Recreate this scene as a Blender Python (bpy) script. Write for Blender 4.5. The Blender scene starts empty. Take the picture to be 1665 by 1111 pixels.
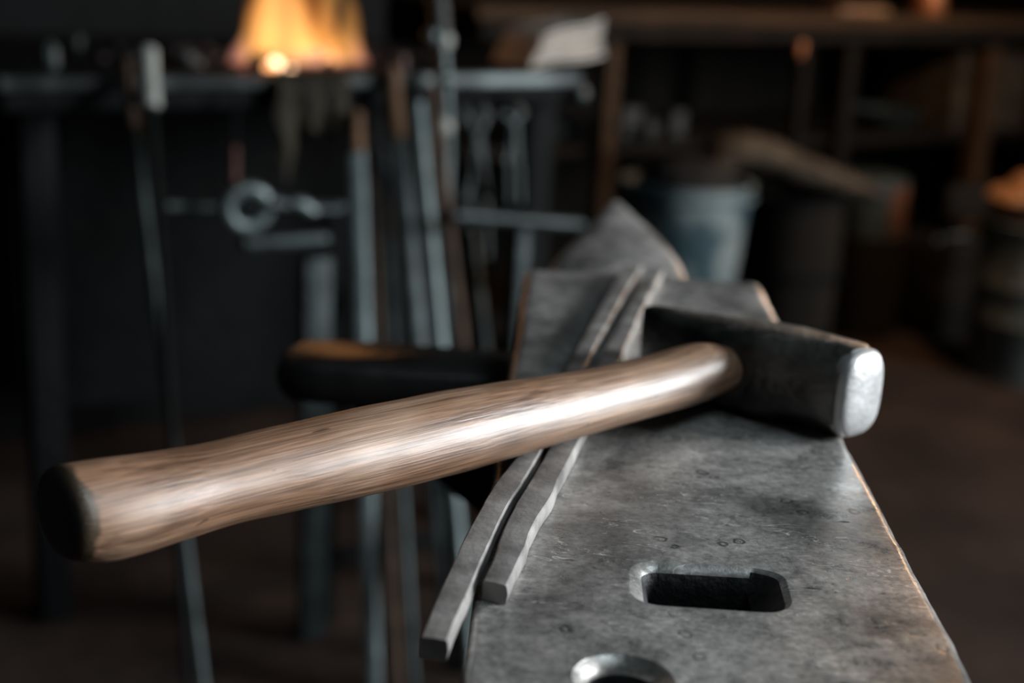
import bpy, bmesh, math, random
from mathutils import Vector, Matrix, noise as mnoise
random.seed(7)
S = bpy.context.scene
COL = S.collection
F = 2312.0
ZF = 0.80          # anvil face height
H = 0.19           # camera height above the face

# ---------------------------------------------------------------- camera basis (anvil frame: x across the face, y along it)
d = Vector((936-832.5, 555.5+104, -F)).normalized()
u0 = Vector((0, 1, 0)); u0 = (u0 - d*u0.dot(d)).normalized()
th = math.radians(3.6)
up = (u0*math.cos(th) + d.cross(u0)*math.sin(th)).normalized()
xx = d.cross(up)
CAMA = Vector((0, 0, ZF+H))
PHI = math.radians(33)                         # the anvil stands turned against the room
ROT = Matrix.Rotation(-PHI, 4, 'Z')            # anvil frame -> room
def W(p): return ROT @ Vector(p)
def ray(px, py):
    v = Vector((px-832.5, 555.5-py, -F))
    return Vector((xx.dot(v), d.dot(v), up.dot(v)))
def az(px, py, z=ZF):                          # anvil frame, on a level plane
    r = ray(px, py); return CAMA + r*((z-CAMA.z)/r.z)
def rv(px, py, v):                             # room frame, on the plane at depth v
    r = W(ray(px, py)); c = W(CAMA)
    return c + r*((v-c.y)/r.y)
def rz(px, py, z):
    return W(az(px, py, z))
def dep(P):                                    # camera depth of a room point
    q = ROT.inverted() @ Vector(P) - CAMA
    z = Vector((xx.z, d.z, up.z))
    return -q.dot(z)
def lerp(a, b, t): return a+(b-a)*t
def interp(x, pts):
    if x <= pts[0][0]: return pts[0][1]
    for (x0, y0), (x1, y1) in zip(pts, pts[1:]):
        if x <= x1: return lerp(y0, y1, (x-x0)/(x1-x0))
    return pts[-1][1]

# ---------------------------------------------------------------- materials
def nn(nt, t, **k):
    n = nt.nodes.new(t)
    for a, b in k.items(): setattr(n, a, b)
    return n
def mat(name, c1, c2=None, rough=.6, metal=0.0, scale=20, bump=.15, stretch=(1, 1, 1), detail=8, rough2=None, bscale=None, lo=.35, hi=.65, dist=.0, spec=.5):
    m = bpy.data.materials.new(name); m.use_nodes = True
    nt = m.node_tree; L = nt.links; b = nt.nodes['Principled BSDF']
    tc = nn(nt, 'ShaderNodeTexCoord'); mp = nn(nt, 'ShaderNodeMapping'); mp.inputs['Scale'].default_value = stretch
    L.new(tc.outputs['Object'], mp.inputs['Vector'])
    nz = nn(nt, 'ShaderNodeTexNoise'); nz.inputs['Scale'].default_value = scale; nz.inputs['Detail'].default_value = detail; nz.inputs['Distortion'].default_value = dist
    L.new(mp.outputs[0], nz.inputs['Vector'])
    r = nn(nt, 'ShaderNodeValToRGB'); c2 = c2 or tuple(x*.6 for x in c1)
    r.color_ramp.elements[0].position = lo; r.color_ramp.elements[0].color = (*c2, 1)
    r.color_ramp.elements[1].position = hi; r.color_ramp.elements[1].color = (*c1, 1)
    L.new(nz.outputs['Fac'], r.inputs[0]); L.new(r.outputs[0], b.inputs['Base Color'])
    b.inputs['Roughness'].default_value = rough; b.inputs['Metallic'].default_value = metal
    b.inputs['Specular IOR Level'].default_value = spec
    if rough2 is not None:
        mr = nn(nt, 'ShaderNodeMapRange'); mr.inputs['To Min'].default_value = rough; mr.inputs['To Max'].default_value = rough2
        mr.inputs['From Min'].default_value = lo; mr.inputs['From Max'].default_value = hi
        L.new(nz.outputs['Fac'], mr.inputs[0]); L.new(mr.outputs[0], b.inputs['Roughness'])
    if bump:
        nb = nn(nt, 'ShaderNodeTexNoise'); nb.inputs['Scale'].default_value = bscale or scale*4; nb.inputs['Detail'].default_value = 6
        L.new(mp.outputs[0], nb.inputs['Vector'])
        bp = nn(nt, 'ShaderNodeBump'); bp.inputs['Strength'].default_value = bump; bp.inputs['Distance'].default_value = .01
        L.new(nb.outputs['Fac'], bp.inputs['Height']); L.new(bp.outputs[0], b.inputs['Normal'])
    return m

def face_steel(name='anvil_face_steel'):
    """worn anvil face: mottled grey steel, dark stains and rings, pits, pale scratches"""
    m = bpy.data.materials.new(name); m.use_nodes = True
    nt = m.node_tree; L = nt.links; b = nt.nodes['Principled BSDF']
    tc = nn(nt, 'ShaderNodeTexCoord'); O = tc.outputs['Object']
    def noise(scale, detail=8, rough=.55, dist=0, vec=O):
        n = nn(nt, 'ShaderNodeTexNoise'); n.inputs['Scale'].default_value = scale; n.inputs['Detail'].default_value = detail
        n.inputs['Roughness'].default_value = rough; n.inputs['Distortion'].default_value = dist; L.new(vec, n.inputs['Vector']); return n
    def ramp(src, stops):
        r = nn(nt, 'ShaderNodeValToRGB'); e = r.color_ramp.elements
        while len(e) < len(stops): e.new(.5)
        for k, (p, c) in enumerate(stops):
            e[k].position = p; e[k].color = (*c, 1) if len(c) == 3 else c
        L.new(src, r.inputs[0]); return r
    def mix(t, f, a, c):
        x = nn(nt, 'ShaderNodeMix', data_type='RGBA', blend_type=t)
        if isinstance(f, float): x.inputs[0].default_value = f
        else: L.new(f, x.inputs[0])
        for s, v in ((6, a), (7, c)):
            if isinstance(v, tuple): x.inputs[s].default_value = (*v, 1)
            else: L.new(v, x.inputs[s])
        return x.outputs[2]
    big = noise(16, 6, .6, .4); mid = noise(75, 8, .7, .3); fine = noise(420, 6, .7)
    c = ramp(big.outputs['Fac'], [(.35, (.15, .145, .14)), (.50, (.40, .388, .37)), (.66, (.60, .58, .555))]).outputs[0]
    c = mix('MULTIPLY', .8, c, ramp(mid.outputs['Fac'], [(.30, (.36, .37, .37)), (.50, (.95, .95, .95)), (.70, (1.35, 1.32, 1.3))]).outputs[0])
    c = mix('MULTIPLY', .7, c, ramp(fine.outputs['Fac'], [(.32, (.42, .42, .42)), (.62, (1.3, 1.3, 1.3))]).outputs[0])
    # dark stains and ring marks
    w = nn(nt, 'ShaderNodeMapping'); w.inputs['Scale'].default_value = (60, 60, 2); L.new(O, w.inputs['Vector'])
    wn = noise(90, 3); wv = nn(nt, 'ShaderNodeMix', data_type='VECTOR'); wv.inputs[0].default_value = .25
    L.new(w.outputs[0], wv.inputs[4]); L.new(wn.outputs['Color'], wv.inputs[5])
    vo = nn(nt, 'ShaderNodeTexVoronoi'); vo.inputs['Scale'].default_value = 2.2; L.new(wv.outputs[1], vo.inputs['Vector'])
    ring = ramp(vo.outputs['Distance'], [(.13, (0, 0, 0)), (.17, (1, 1, 1)), (.21, (1, 1, 1)), (.26, (0, 0, 0))]).outputs[0]
    sel = ramp(noise(26, 2).outputs['Fac'], [(.52, (0, 0, 0)), (.58, (1, 1, 1))]).outputs[0]
    spot = ramp(vo.outputs['Distance'], [(.10, (1, 1, 1)), (.15, (0, 0, 0))]).outputs[0]
    sel2 = ramp(noise(33, 2, vec=w.outputs[0]).outputs['Fac'], [(.55, (0, 0, 0)), (.60, (1, 1, 1))]).outputs[0]
    rr = nn(nt, 'ShaderNodeMath', operation='MULTIPLY'); L.new(ring, rr.inputs[0]); L.new(sel, rr.inputs[1])
    ss = nn(nt, 'ShaderNodeMath', operation='MULTIPLY'); L.new(spot, ss.inputs[0]); L.new(sel2, ss.inputs[1])
    mx = nn(nt, 'ShaderNodeMath', operation='MAXIMUM'); L.new(rr.outputs[0], mx.inputs[0]); L.new(ss.outputs[0], mx.inputs[1])
    ms = nn(nt, 'ShaderNodeMath', operation='MULTIPLY'); L.new(mx.outputs[0], ms.inputs[0]); ms.inputs[1].default_value = .7
    c = mix('MIX', ms.outputs[0], c, (.045, .05, .05))
    # pale scratches: thin bands of a stretched warped noise, only in places
    def scratch(rot, sc, dist, w0):
        mp = nn(nt, 'ShaderNodeMapping'); mp.inputs['Rotation'].default_value = (0, 0, rot); mp.inputs['Scale'].default_value = sc
        L.new(O, mp.inputs['Vector'])
        n = noise(1.0, 2, .5, dist, mp.outputs[0])
        r = ramp(n.outputs['Fac'], [(.5-w0, (0, 0, 0)), (.5, (1, 1, 1)), (.5+w0, (0, 0, 0))]).outputs[0]
        g = ramp(noise(38+rot*9, 3).outputs['Fac'], [(.50, (0, 0, 0)), (.60, (1, 1, 1))]).outputs[0]
        k = nn(nt, 'ShaderNodeMath', operation='MULTIPLY'); L.new(r, k.inputs[0]); L.new(g, k.inputs[1]); return k.outputs[0]
    s1 = scratch(.5, (40, 150, 1), 1.2, .012); s2 = scratch(-.3, (60, 220, 1), .9, .012)
    sm = nn(nt, 'ShaderNodeMath', operation='MAXIMUM'); L.new(s1, sm.inputs[0]); L.new(s2, sm.inputs[1])
    sk = nn(nt, 'ShaderNodeMath', operation='MULTIPLY'); L.new(sm.outputs[0], sk.inputs[0]); sk.inputs[1].default_value = .8
    c = mix('MIX', sk.outputs[0], c, (1.0, .98, .95))
    L.new(c, b.inputs['Base Color'])
    b.inputs['Metallic'].default_value = .45
    r = nn(nt, 'ShaderNodeMapRange'); r.inputs['From Min'].default_value = .35; r.inputs['From Max'].default_value = .65
    r.inputs['To Min'].default_value = .24; r.inputs['To Max'].default_value = .42
    L.new(mid.outputs['Fac'], r.inputs[0]); L.new(r.outputs[0], b.inputs['Roughness'])
    ad = nn(nt, 'ShaderNodeMath', operation='MULTIPLY_ADD'); L.new(fine.outputs['Fac'], ad.inputs[0]); ad.inputs[1].default_value = .35; L.new(mid.outputs['Fac'], ad.inputs[2])
    a2 = nn(nt, 'ShaderNodeMath', operation='MULTIPLY_ADD'); L.new(mx.outputs[0], a2.inputs[0]); a2.inputs[1].default_value = -.5; L.new(ad.outputs[0], a2.inputs[2])
    bp = nn(nt, 'ShaderNodeBump'); bp.inputs['Strength'].default_value = .22; bp.inputs['Distance'].default_value = .0012
    L.new(a2.outputs[0], bp.inputs['Height']); L.new(bp.outputs[0], b.inputs['Normal'])
    return m

def handle_wood():
    """grain runs along the local x axis"""
    m = bpy.data.materials.new('worn_ash_wood'); m.use_nodes = True
    nt = m.node_tree; L = nt.links; b = nt.nodes['Principled BSDF']
    tc = nn(nt, 'ShaderNodeTexCoord')
    def noise(sc, st, detail=6, dist=.0):
        mp = nn(nt, 'ShaderNodeMapping'); mp.inputs['Scale'].default_value = st; L.new(tc.outputs['Object'], mp.inputs['Vector'])
        n = nn(nt, 'ShaderNodeTexNoise'); n.inputs['Scale'].default_value = sc; n.inputs['Detail'].default_value = detail; n.inputs['Distortion'].default_value = dist
        L.new(mp.outputs[0], n.inputs['Vector']); return n
    def ramp(src, stops):
        r = nn(nt, 'ShaderNodeValToRGB'); e = r.color_ramp.elements
        while len(e) < len(stops): e.new(.5)
        for k, (p, c) in enumerate(stops): e[k].position = p; e[k].color = (*c, 1)
        L.new(src, r.inputs[0]); return r.outputs[0]
    def mul(f, a, c):
        x = nn(nt, 'ShaderNodeMix', data_type='RGBA', blend_type='MULTIPLY'); x.inputs[0].default_value = f; L.new(a, x.inputs[6]); L.new(c, x.inputs[7]); return x.outputs[2]
    grain = noise(30, (.35, 9, 9), 8, .4); fib = noise(90, (.25, 8, 8), 4); patch = noise(14, (1, 1.5, 1.5), 5, .5)
    c = ramp(patch.outputs['Fac'], [(.34, (.165, .085, .045)), (.52, (.27, .15, .088)), (.68, (.35, .22, .145))])
    c = mul(.75, c, ramp(grain.outputs['Fac'], [(.32, (.48, .42, .38)), (.5, (.95, .95, .95)), (.66, (1.2, 1.2, 1.2))]))
    c = mul(.6, c, ramp(fib.outputs['Fac'], [(.36, (.5, .45, .42)), (.52, (1.05, 1.05, 1.05))]))
    hair = noise(260, (.10, 5, 5), 5, .2)
    c = mul(.65, c, ramp(hair.outputs['Fac'], [(.34, (.45, .38, .34)), (.48, (.95, .95, .95)), (.66, (1.25, 1.25, 1.25))]))
    # short dark nicks
    nk = noise(60, (1, 3, 3), 2, 1.5)
    c = mul(.8, c, ramp(nk.outputs['Fac'], [(.26, (.12, .09, .07)), (.30, (1, 1, 1))]))
    # dark end grain at the butt (local x below zero is the rim)
    sx = nn(nt, 'ShaderNodeSeparateXYZ'); L.new(tc.outputs['Object'], sx.inputs[0])
    jn = noise(70, (1, 1, 1), 4)
    mj = nn(nt, 'ShaderNodeMath', operation='MULTIPLY_ADD'); L.new(jn.outputs['Fac'], mj.inputs[0]); mj.inputs[1].default_value = -.009; L.new(sx.outputs[0], mj.inputs[2])
    mr = nn(nt, 'ShaderNodeMapRange'); mr.inputs['From Min'].default_value = -.0026; mr.inputs['From Max'].default_value = -.0010
    L.new(mj.outputs[0], mr.inputs[0])
    x = nn(nt, 'ShaderNodeMix', data_type='RGBA'); L.new(mr.outputs[0], x.inputs[0]); L.new(c, x.inputs[7])
    bb = nn(nt, 'ShaderNodeMapRange'); bb.inputs['From Min'].default_value = -.0062; bb.inputs['From Max'].default_value = -.0046; L.new(mj.outputs[0], bb.inputs[0])
    xb = nn(nt, 'ShaderNodeMix', data_type='RGBA'); L.new(bb.outputs[0], xb.inputs[0]); xb.inputs[6].default_value = (.010, .011, .011, 1); xb.inputs[7].default_value = (.055, .036, .018, 1)
    L.new(xb.outputs[2], x.inputs[6])
    L.new(x.outputs[2], b.inputs['Base Color'])
    b.inputs['Roughness'].default_value = .33
    rr = nn(nt, 'ShaderNodeMapRange'); rr.inputs['To Min'].default_value = .36; rr.inputs['To Max'].default_value = .52; L.new(grain.outputs['Fac'], rr.inputs[0]); L.new(rr.outputs[0], b.inputs['Roughness'])
    b.inputs['Specular IOR Level'].default_value = .6
    b.inputs['Coat Weight'].default_value = 1.0; b.inputs['Coat Roughness'].default_value = .43
    ad = nn(nt, 'ShaderNodeMath', operation='MULTIPLY_ADD'); L.new(hair.outputs['Fac'], ad.inputs[0]); ad.inputs[1].default_value = .8; L.new(grain.outputs['Fac'], ad.inputs[2])
    bp = nn(nt, 'ShaderNodeBump'); bp.inputs['Strength'].default_value = .4; bp.inputs['Distance'].default_value = .0012
    L.new(ad.outputs[0], bp.inputs['Height']); L.new(bp.outputs[0], b.inputs['Normal'])
    return m

M = dict(
    face=face_steel(),
    forged=mat('dark_forged_steel', (.055, .055, .053), (.02, .021, .021), .38, .75, 30, .25, rough2=.55),
    cheek=mat('hammer_black_steel', (.19, .18, .165), (.035, .036, .036), .35, .55, 45, .2, rough2=.48, bscale=260),
    ground=mat('ground_hammer_face_steel', (.55, .55, .55), (.42, .42, .42), .42, .4, 60, .10, stretch=(1, 1, 1), rough2=.5, bscale=300),
    shelf=mat('worn_shelf_steel', (.14, .14, .135), (.05, .05, .05), .30, .75, 20, .08, rough2=.42, bscale=120),
    heap=mat('tub_shade_black', (.012, .013, .014), (.004, .004, .005), .8, 0, 40, .5, spec=.2),  # black of the tub filling, stands in for its shaded inside
    rim=mat('worn_hearth_steel', (.13, .155, .155), (.010, .013, .014), .55, .4, 5, .2, detail=3, lo=.46, hi=.62),
    scale=mat('hole_shade_and_scale', (.03, .03, .032), (.008, .009, .01), .6, .3, 120, .18, bscale=250),  # hole shade put into the colour, also the corroded right lip
    bar=mat('scaled_bar_steel', (.36, .34, .325), (.15, .145, .14), .45, .35, 60, .07, rough2=.6, bscale=330),
    rod=mat('grey_steel_rod', (.105, .132, .134), (.058, .074, .076), .45, .6, 25, .2),
    roddim=mat('dull_and_shaded_steel', (.036, .047, .048), (.016, .022, .023), .5, .6, 25, .2),  # darker copy of the rod steel; on the poker it paints in shade
    rust=mat('rusty_iron', (0.0675, 0.03825, 0.0225), (0.027, 0.01575, 0.0099), .7, .3, 30, .4),
    brown=mat('brown_wood_grip', (0.12, 0.066, 0.036), (0.06, 0.033, 0.018), .55, 0, 25, .2, stretch=(1, 1, .1)),
    black=mat('sooty_iron', (.0020, .0028, .0032), (.0009, .0012, .0015), .75, .0, 12, .4),
    soot=mat('sooty_plaster_wall', (0.00525, 0.005075, 0.00525), (0.0021, 0.002275, 0.0028), .9, 0, 3, .5),
    ceil=mat('smoke_blackened_boards', (0.0072, 0.00672, 0.00624), (0.0036, 0.00336, 0.00312), .9, 0, 4, .4, stretch=(1, 8, 1)),
    floor=mat('dusty_earth_floor', (.030, .020, .016), (.013, .009, .0075), .9, 0, 5, .5),
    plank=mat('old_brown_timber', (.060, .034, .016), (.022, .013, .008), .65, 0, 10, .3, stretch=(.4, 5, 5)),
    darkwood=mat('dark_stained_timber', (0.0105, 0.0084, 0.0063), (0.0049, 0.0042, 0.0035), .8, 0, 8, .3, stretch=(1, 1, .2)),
    bark=mat('weathered_stump_wood', (0.049, 0.035, 0.0245), (0.0175, 0.0126, 0.0091), .85, 0, 14, .8, stretch=(3, 3, .4)),
    brick=mat('dusty_firebrick', (0.06, 0.052, 0.04), (0.02, 0.018, 0.0148), .9, 0, 14, .5),
    coal=mat('coal_and_clinker', (0.035, 0.0275, 0.0275), (0.006, 0.006, 0.007), .6, 0, 30, .6),
    pale=mat('pale_chalky_metal', (0.3, 0.312, 0.288), (0.18, 0.192, 0.18), .55, .2, 20, .2),
    paper=mat('yellowed_paper', (.52, .46, .40), (.28, .25, .22), .8, 0, 8, .3),
    blue=mat('stained_blue_plastic', (0.1815, 0.22, 0.22), (0.03575, 0.06875, 0.0825), .5, 0, 9, .3, detail=2, lo=.47, hi=.62, dist=.4),
    sack=mat('dusty_brown_canvas', (0.06, 0.05, 0.0375), (0.025, 0.021, 0.0165), .9, 0, 14, .6),
    bowl=mat('enamelled_grey_metal', (0.05, 0.07, 0.07), (0.025, 0.0375, 0.04), .45, .3, 10, .1),
    drum=mat('grey_green_painted_drum', (0.08, 0.095, 0.09), (0.04, 0.05, 0.0475), .5, .2, 7, .2),
    tan=mat('tan_leather', (0.275, 0.1485, 0.0715), (0.165, 0.0825, 0.0385), .6, 0, 12, .4),
    red=mat('worn_red_paint', (.050, .006, .004), (.02, .004, .003), .5, 0, 20, .2),
    orange=mat('copper_sheet', (0.48, 0.192, 0.072), (0.28, 0.096, 0.04), .4, .6, 14, .2),
    scrap=mat('greyish_scrap_steel', (0.052, 0.06, 0.06), (0.02, 0.022, 0.0232), .55, .5, 22, .4),
    cloth=mat('grey_brown_rag', (0.0765, 0.0675, 0.0495), (0.036, 0.0315, 0.02475), .9, 0, 12, .5),
)
for k_ in ('black', 'soot', 'ceil', 'floor', 'plank', 'darkwood', 'bark', 'brick', 'coal', 'sack', 'cloth', 'brown'):
    M[k_].node_tree.nodes['Principled BSDF'].inputs['Specular IOR Level'].default_value = .12
def emis(name, c, s):
    m = bpy.data.materials.new(name); m.use_nodes = True; nt = m.node_tree
    nt.nodes.remove(nt.nodes['Principled BSDF']); e = nn(nt, 'ShaderNodeEmission'); e.inputs[0].default_value = (*c, 1); e.inputs[1].default_value = s
    nt.links.new(e.outputs[0], nt.nodes['Material Output'].inputs['Surface']); return m
def flamevol(name, c, s):
    m = bpy.data.materials.new(name); m.use_nodes = True; nt = m.node_tree
    nt.nodes.remove(nt.nodes['Principled BSDF']); e = nn(nt, 'ShaderNodeEmission'); e.inputs[0].default_value = (*c, 1); e.inputs[1].default_value = s
    nt.links.new(e.outputs[0], nt.nodes['Material Output'].inputs['Volume']); return m

# ---------------------------------------------------------------- object helpers
def obj(name, bm, m, parent=None, smooth=True, origin=None, angle=40):
    """bm holds room coordinates; origin (a matrix) becomes the object's own frame"""
    me = bpy.data.meshes.new(name)
    bmesh.ops.recalc_face_normals(bm, faces=bm.faces[:])
    if origin is None:
        c = Vector((0, 0, 0))
        for v in bm.verts: c += v.co
        c /= max(1, len(bm.verts)); zmin = min(v.co.z for v in bm.verts)
        origin = Matrix.Translation((c.x, c.y, zmin))
    bmesh.ops.transform(bm, matrix=origin.inverted(), verts=bm.verts[:])
    if smooth:
        for f in bm.faces: f.smooth = True
        for e in bm.edges:
            if len(e.link_faces) == 2 and e.calc_face_angle(0) > math.radians(angle): e.smooth = False
    bm.to_mesh(me); bm.free(); me.materials.append(m)
    o = bpy.data.objects.new(name, me); COL.objects.link(o)
    o.matrix_world = origin
    if parent is not None:
        o.parent = parent; o.matrix_parent_inverse = PINV[parent.name]
    PINV[o.name] = origin.inverted()
    return o
PINV = {}
def thing(name, label, cat, loc, group=None):
    o = bpy.data.objects.new(name, None); COL.objects.link(o); o.empty_display_size = .05
    o.location = loc; PINV[o.name] = Matrix.Translation(Vector(loc)).inverted()
    tag(o, label, cat, group); return o
def tag(o, label=None, cat=None, group=None, kind=None):
    if label: o['label'] = label
    if cat: o['category'] = cat
    if group: o['group'] = group
    if kind: o['kind'] = kind
    return o
def struct(name, bm, m, smooth=False):
    o = obj(name, bm, m, None, smooth); o['kind'] = 'structure'; return o

def box(bm, p0, p1, mtx=None, bev=0.0):
    p0, p1 = Vector(p0), Vector(p1)
    r = bmesh.ops.create_cube(bm, size=1.0)
    vs = r['verts']
    for v in vs: v.co = Vector(((v.co.x+.5)*(p1.x-p0.x)+p0.x, (v.co.y+.5)*(p1.y-p0.y)+p0.y, (v.co.z+.5)*(p1.z-p0.z)+p0.z))
    if bev:
        es = list({e for v in vs for e in v.link_edges})
        r2 = bmesh.ops.bevel(bm, geom=es, offset=bev, segments=3, affect='EDGES', profile=.5)
        vs = list({v for f in r2['faces'] for v in f.verts} | {v for v in vs if v.is_valid})
    if mtx is not None: bmesh.ops.transform(bm, matrix=mtx, verts=vs)
    return vs
def loft(bm, rings, cap=True):
    rr = [[bm.verts.new(p) for p in r] for r in rings]
    n = len(rr[0])
    for a, b in zip(rr, rr[1:]):
        for i in range(n):
            bm.faces.new((a[i], a[(i+1) % n], b[(i+1) % n], b[i]))
    if cap:
        bm.faces.new(rr[0][::-1]); bm.faces.new(rr[-1])
    return rr
def frame(t, upv=Vector((0, 0, 1))):
    t = t.normalized()
    if abs(t.dot(upv)) > .98: upv = Vector((0, 1, 0))
    a = t.cross(upv).normalized(); b = a.cross(t).normalized(); return a, b
def tube(bm, pts, rad, n=12, flat=1.0, sq=2.0):
    """swept (super)ellipse; rad a number or list"""
    pts = [Vector(p) for p in pts]; rings = []
    for i, p in enumerate(pts):
        t = pts[min(i+1, len(pts)-1)]-pts[max(i-1, 0)]
        a, b = frame(t); r = rad[i] if isinstance(rad, (list, tuple)) else rad
        ring = []
        for k in range(n):
            q = 2*math.pi*k/n; c, s = math.cos(q), math.sin(q)
            e = (abs(c)**sq+abs(s)**sq)**(-1/sq)
            ring.append(p+a*(c*e*r)+b*(s*e*r*flat))
        rings.append(ring)
    loft(bm, rings)
def lathe(bm, c, prof, n=32, mtx=None):
    """prof: (radius, z) pairs from the bottom up, closed at both ends when radius is 0"""
    c = Vector(c); rings = []
    for r, z in prof:
        rings.append([c+Vector((max(r, 1e-4)*math.cos(2*math.pi*k/n), max(r, 1e-4)*math.sin(2*math.pi*k/n), z)) for k in range(n)])
    rr = loft(bm, rings)
    if mtx is not None: bmesh.ops.transform(bm, matrix=mtx, verts=[v for r in rr for v in r])
def blob(bm, c, s, amp=.2, freq=3.0, sub=3, seed=0, rot=0, flatz=None, rib=0):
    c = Vector(c); s = Vector(s)
    r = bmesh.ops.create_icosphere(bm, subdivisions=sub, radius=1.0)
    R = Matrix.Rotation(rot, 3, 'Z')
    for v in r['verts']:
        p = v.co.copy(); k = 1+amp*mnoise.noise(p*freq+Vector((seed*7.3, seed*3.1, seed)))
        if rib: k += rib*math.sin(9*math.atan2(p.y, p.x))*(1-abs(p.z))
        p = p*k
        if flatz is not None and p.z < flatz: p.z = flatz
        v.co = c + R @ Vector((p.x*s.x, p.y*s.y, p.z*s.z))
    return r['verts']
def rough_up(bm, amp, freq, seed=0):
    for v in bm.verts:
        n = mnoise.noise_vector(v.co*freq+Vector((seed*5.1, seed, 0))); v.co += n*amp
def wm(x): return ROT @ x

# ================================================================ THE ANVIL
XL, XR, Y0, Y1 = -.0186, .1217, .318, .820
anvil = thing('anvil', 'heavy grey steel anvil with worn scratched face, square and round holes, under the hammer', 'anvil', W((.05, .62, .50)))
AF = ROT.copy()    # anvil frame
def aobj(name, bm, m, parent, angle=40, smooth=True):
    bmesh.ops.transform(bm, matrix=AF, verts=bm.verts[:])
    c = Vector((0, 0, 0))
    for v in bm.verts: c += v.co
    c /= len(bm.verts)
    return obj(name, bm, m, parent, smooth, Matrix.Translation(c) @ AF, angle)
def rrect(x0, x1, y0, y1, r, z, n=6):
    out = []
    for cx, cy, a0 in ((x1-r, y1-r, 0), (x0+r, y1-r, 90), (x0+r, y0+r, 180), (x1-r, y0+r, 270)):
        for k in range(n+1):
            a = math.radians(a0+90*k/n); out.append(Vector((cx+r*math.cos(a), cy+r*math.sin(a), z)))
    return out
def edgewob(y, s): return .0007*mnoise.noise(Vector((y*38, s, 0)))+.0004*mnoise.noise(Vector((y*110, s, 3)))
# face block: sections along the length, rounded edges
def section(y, x0, x1, zt, zb, r):
    pts = []; n = 5
    for cx, cz, a0 in ((x1-r, zt-r, 0), (x0+r, zt-r, 90)):
        for k in range(n+1):
            a = math.radians(a0+90*k/n); pts.append(Vector((cx+r*math.cos(a), y, cz+r*math.sin(a))))
    m_ = n+1; top = [Vector((lerp(x1-r, x0+r, q/28), y, zt)) for q in range(1, 28)]
    pts = pts[:m_]+top+pts[m_:]
    pts += [Vector((x0, y, zb)), Vector((x1, y, zb))]
    return pts
bm = bmesh.new(); rings = []
N = 120
for i in range(N+1):
    y = lerp(Y0, Y1, i/N); e = min(1, (y-Y0)/.006, (Y1-y)/.0015); e = max(0, e)
    cut = .004*(1-math.sqrt(1-(1-e)**2)) if y < .4 else .001*(1-e)
    zb = ZF-interp(y, [(Y0, .045), (.42, .075), (.52, .115), (Y1, .115)])
    wob = edgewob(y, 1), edgewob(y, 8)
    rings.append(section(y, XL+wob[0], XR+wob[1], ZF-cut, zb, .0034+.0012*abs(mnoise.noise(Vector((y*30, 2, 2))))+interp(y, [(.5, 0), (.68, .0032)])))
loft(bm, rings)
fo = aobj('face', bm, M['face'], anvil, 30)
# cut the holes
def cutter(rings):
    b = bmesh.new(); loft(b, rings); bmesh.ops.recalc_face_normals(b, faces=b.faces[:])
    bmesh.ops.transform(b, matrix=fo.matrix_world.inverted() @ AF, verts=b.verts[:])
    me = bpy.data.meshes.new('cut'); b.to_mesh(me); b.free()
    o = bpy.data.objects.new('cut', me); COL.objects.link(o); o.matrix_world = fo.matrix_world; return o
hx0, hx1, hy0, hy1 = .0350, .0660, .3880, .4135
def hard(dz, l, r, f, n_, rad, seed):
    ring = rrect(hx0-l, hx1+r, hy0-n_, hy1+f, rad, ZF+dz, 8)
    for p in ring:
        w = .0009*mnoise.noise(Vector((p.x*120, p.y*120, seed)))*(1 if dz > -.008 else 0); p.x += w; p.y += w
    return ring
hc = cutter([hard(.0015, .0085, .0135, .0060, .0020, .010, 1), hard(-.0001, .0064, .0115, .0046, .0010, .0095, 1), hard(-.0010, .0044, .0096, .0032, .0004, .008, 1), hard(-.0026, .0024, .0070, .0018, .0002, .006, 1),
             hard(-.0050, .0008, .0044, .0008, 0, .0045, 1), hard(-.008, 0, .0010, .0003, 0, .002, 1), hard(-.16, 0, 0, 0, 0, .0015, 1)])
pc = Vector((.0248, .3415))
pc_r = [(.0015, .0150), (-.0004, .0136), (-.002, .0116), (-.0045, .0104), (-.009, .0100), (-.16, .0100)]
pcut = cutter([[Vector((pc.x+r*math.cos(2*math.pi*k/40), pc.y+r*math.sin(2*math.pi*k/40), ZF+z)) for k in range(40)] for z, r in pc_r])
# scar beside the hardy hole, small chisel marks
def scar(x, y, l, w, a, dp=.0007):
    c = math.cos(a); s = math.sin(a); R = []
    for z, k in ((.001, 1.3), (-dp, .4)):
        R.append([Vector((x+c*dx*k-s*dy*k, y+s*dx*k+c*dy*k, ZF+z)) for dx, dy in ((-l, -w*.4), (0, -w), (l, -w*.3), (l, w*.3), (0, w), (-l, w*.4))])
    return cutter(R)
A_ = az(1318, 957); B_ = az(1372, 849); C_ = az(1230, 800)
cuts = [hc, pcut, scar(A_.x, A_.y, .0042, .0007, -.05), scar(B_.x, B_.y, .0028, .0009, .0), scar(C_.x-.002, C_.y+.002, .0035, .0006, -.25)]
for k in range(16):
    q = az(random.uniform(930, 1420), random.uniform(730, 1050))
    if q.x < .112 and not (.025 < q.x < .085 and .375 < q.y < .43) and q.x > .02:
        cuts.append(scar(q.x, q.y, random.uniform(.0005, .0014), random.uniform(.0003, .0007), random.uniform(-.6, .6), .0004))
for c in cuts:
    md = fo.modifiers.new('b', 'BOOLEAN'); md.operation = 'DIFFERENCE'; md.object = c; md.solver = 'EXACT'
dg = bpy.context.evaluated_depsgraph_get(); dg.update()
me2 = bpy.data.meshes.new_from_object(fo.evaluated_get(dg)); fo.modifiers.clear()
old = fo.data; fo.data = me2; me2.name = 'face'; bpy.data.meshes.remove(old)
me2.materials.clear(); me2.materials.append(M['face']); me2.materials.append(M['scale'])
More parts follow.
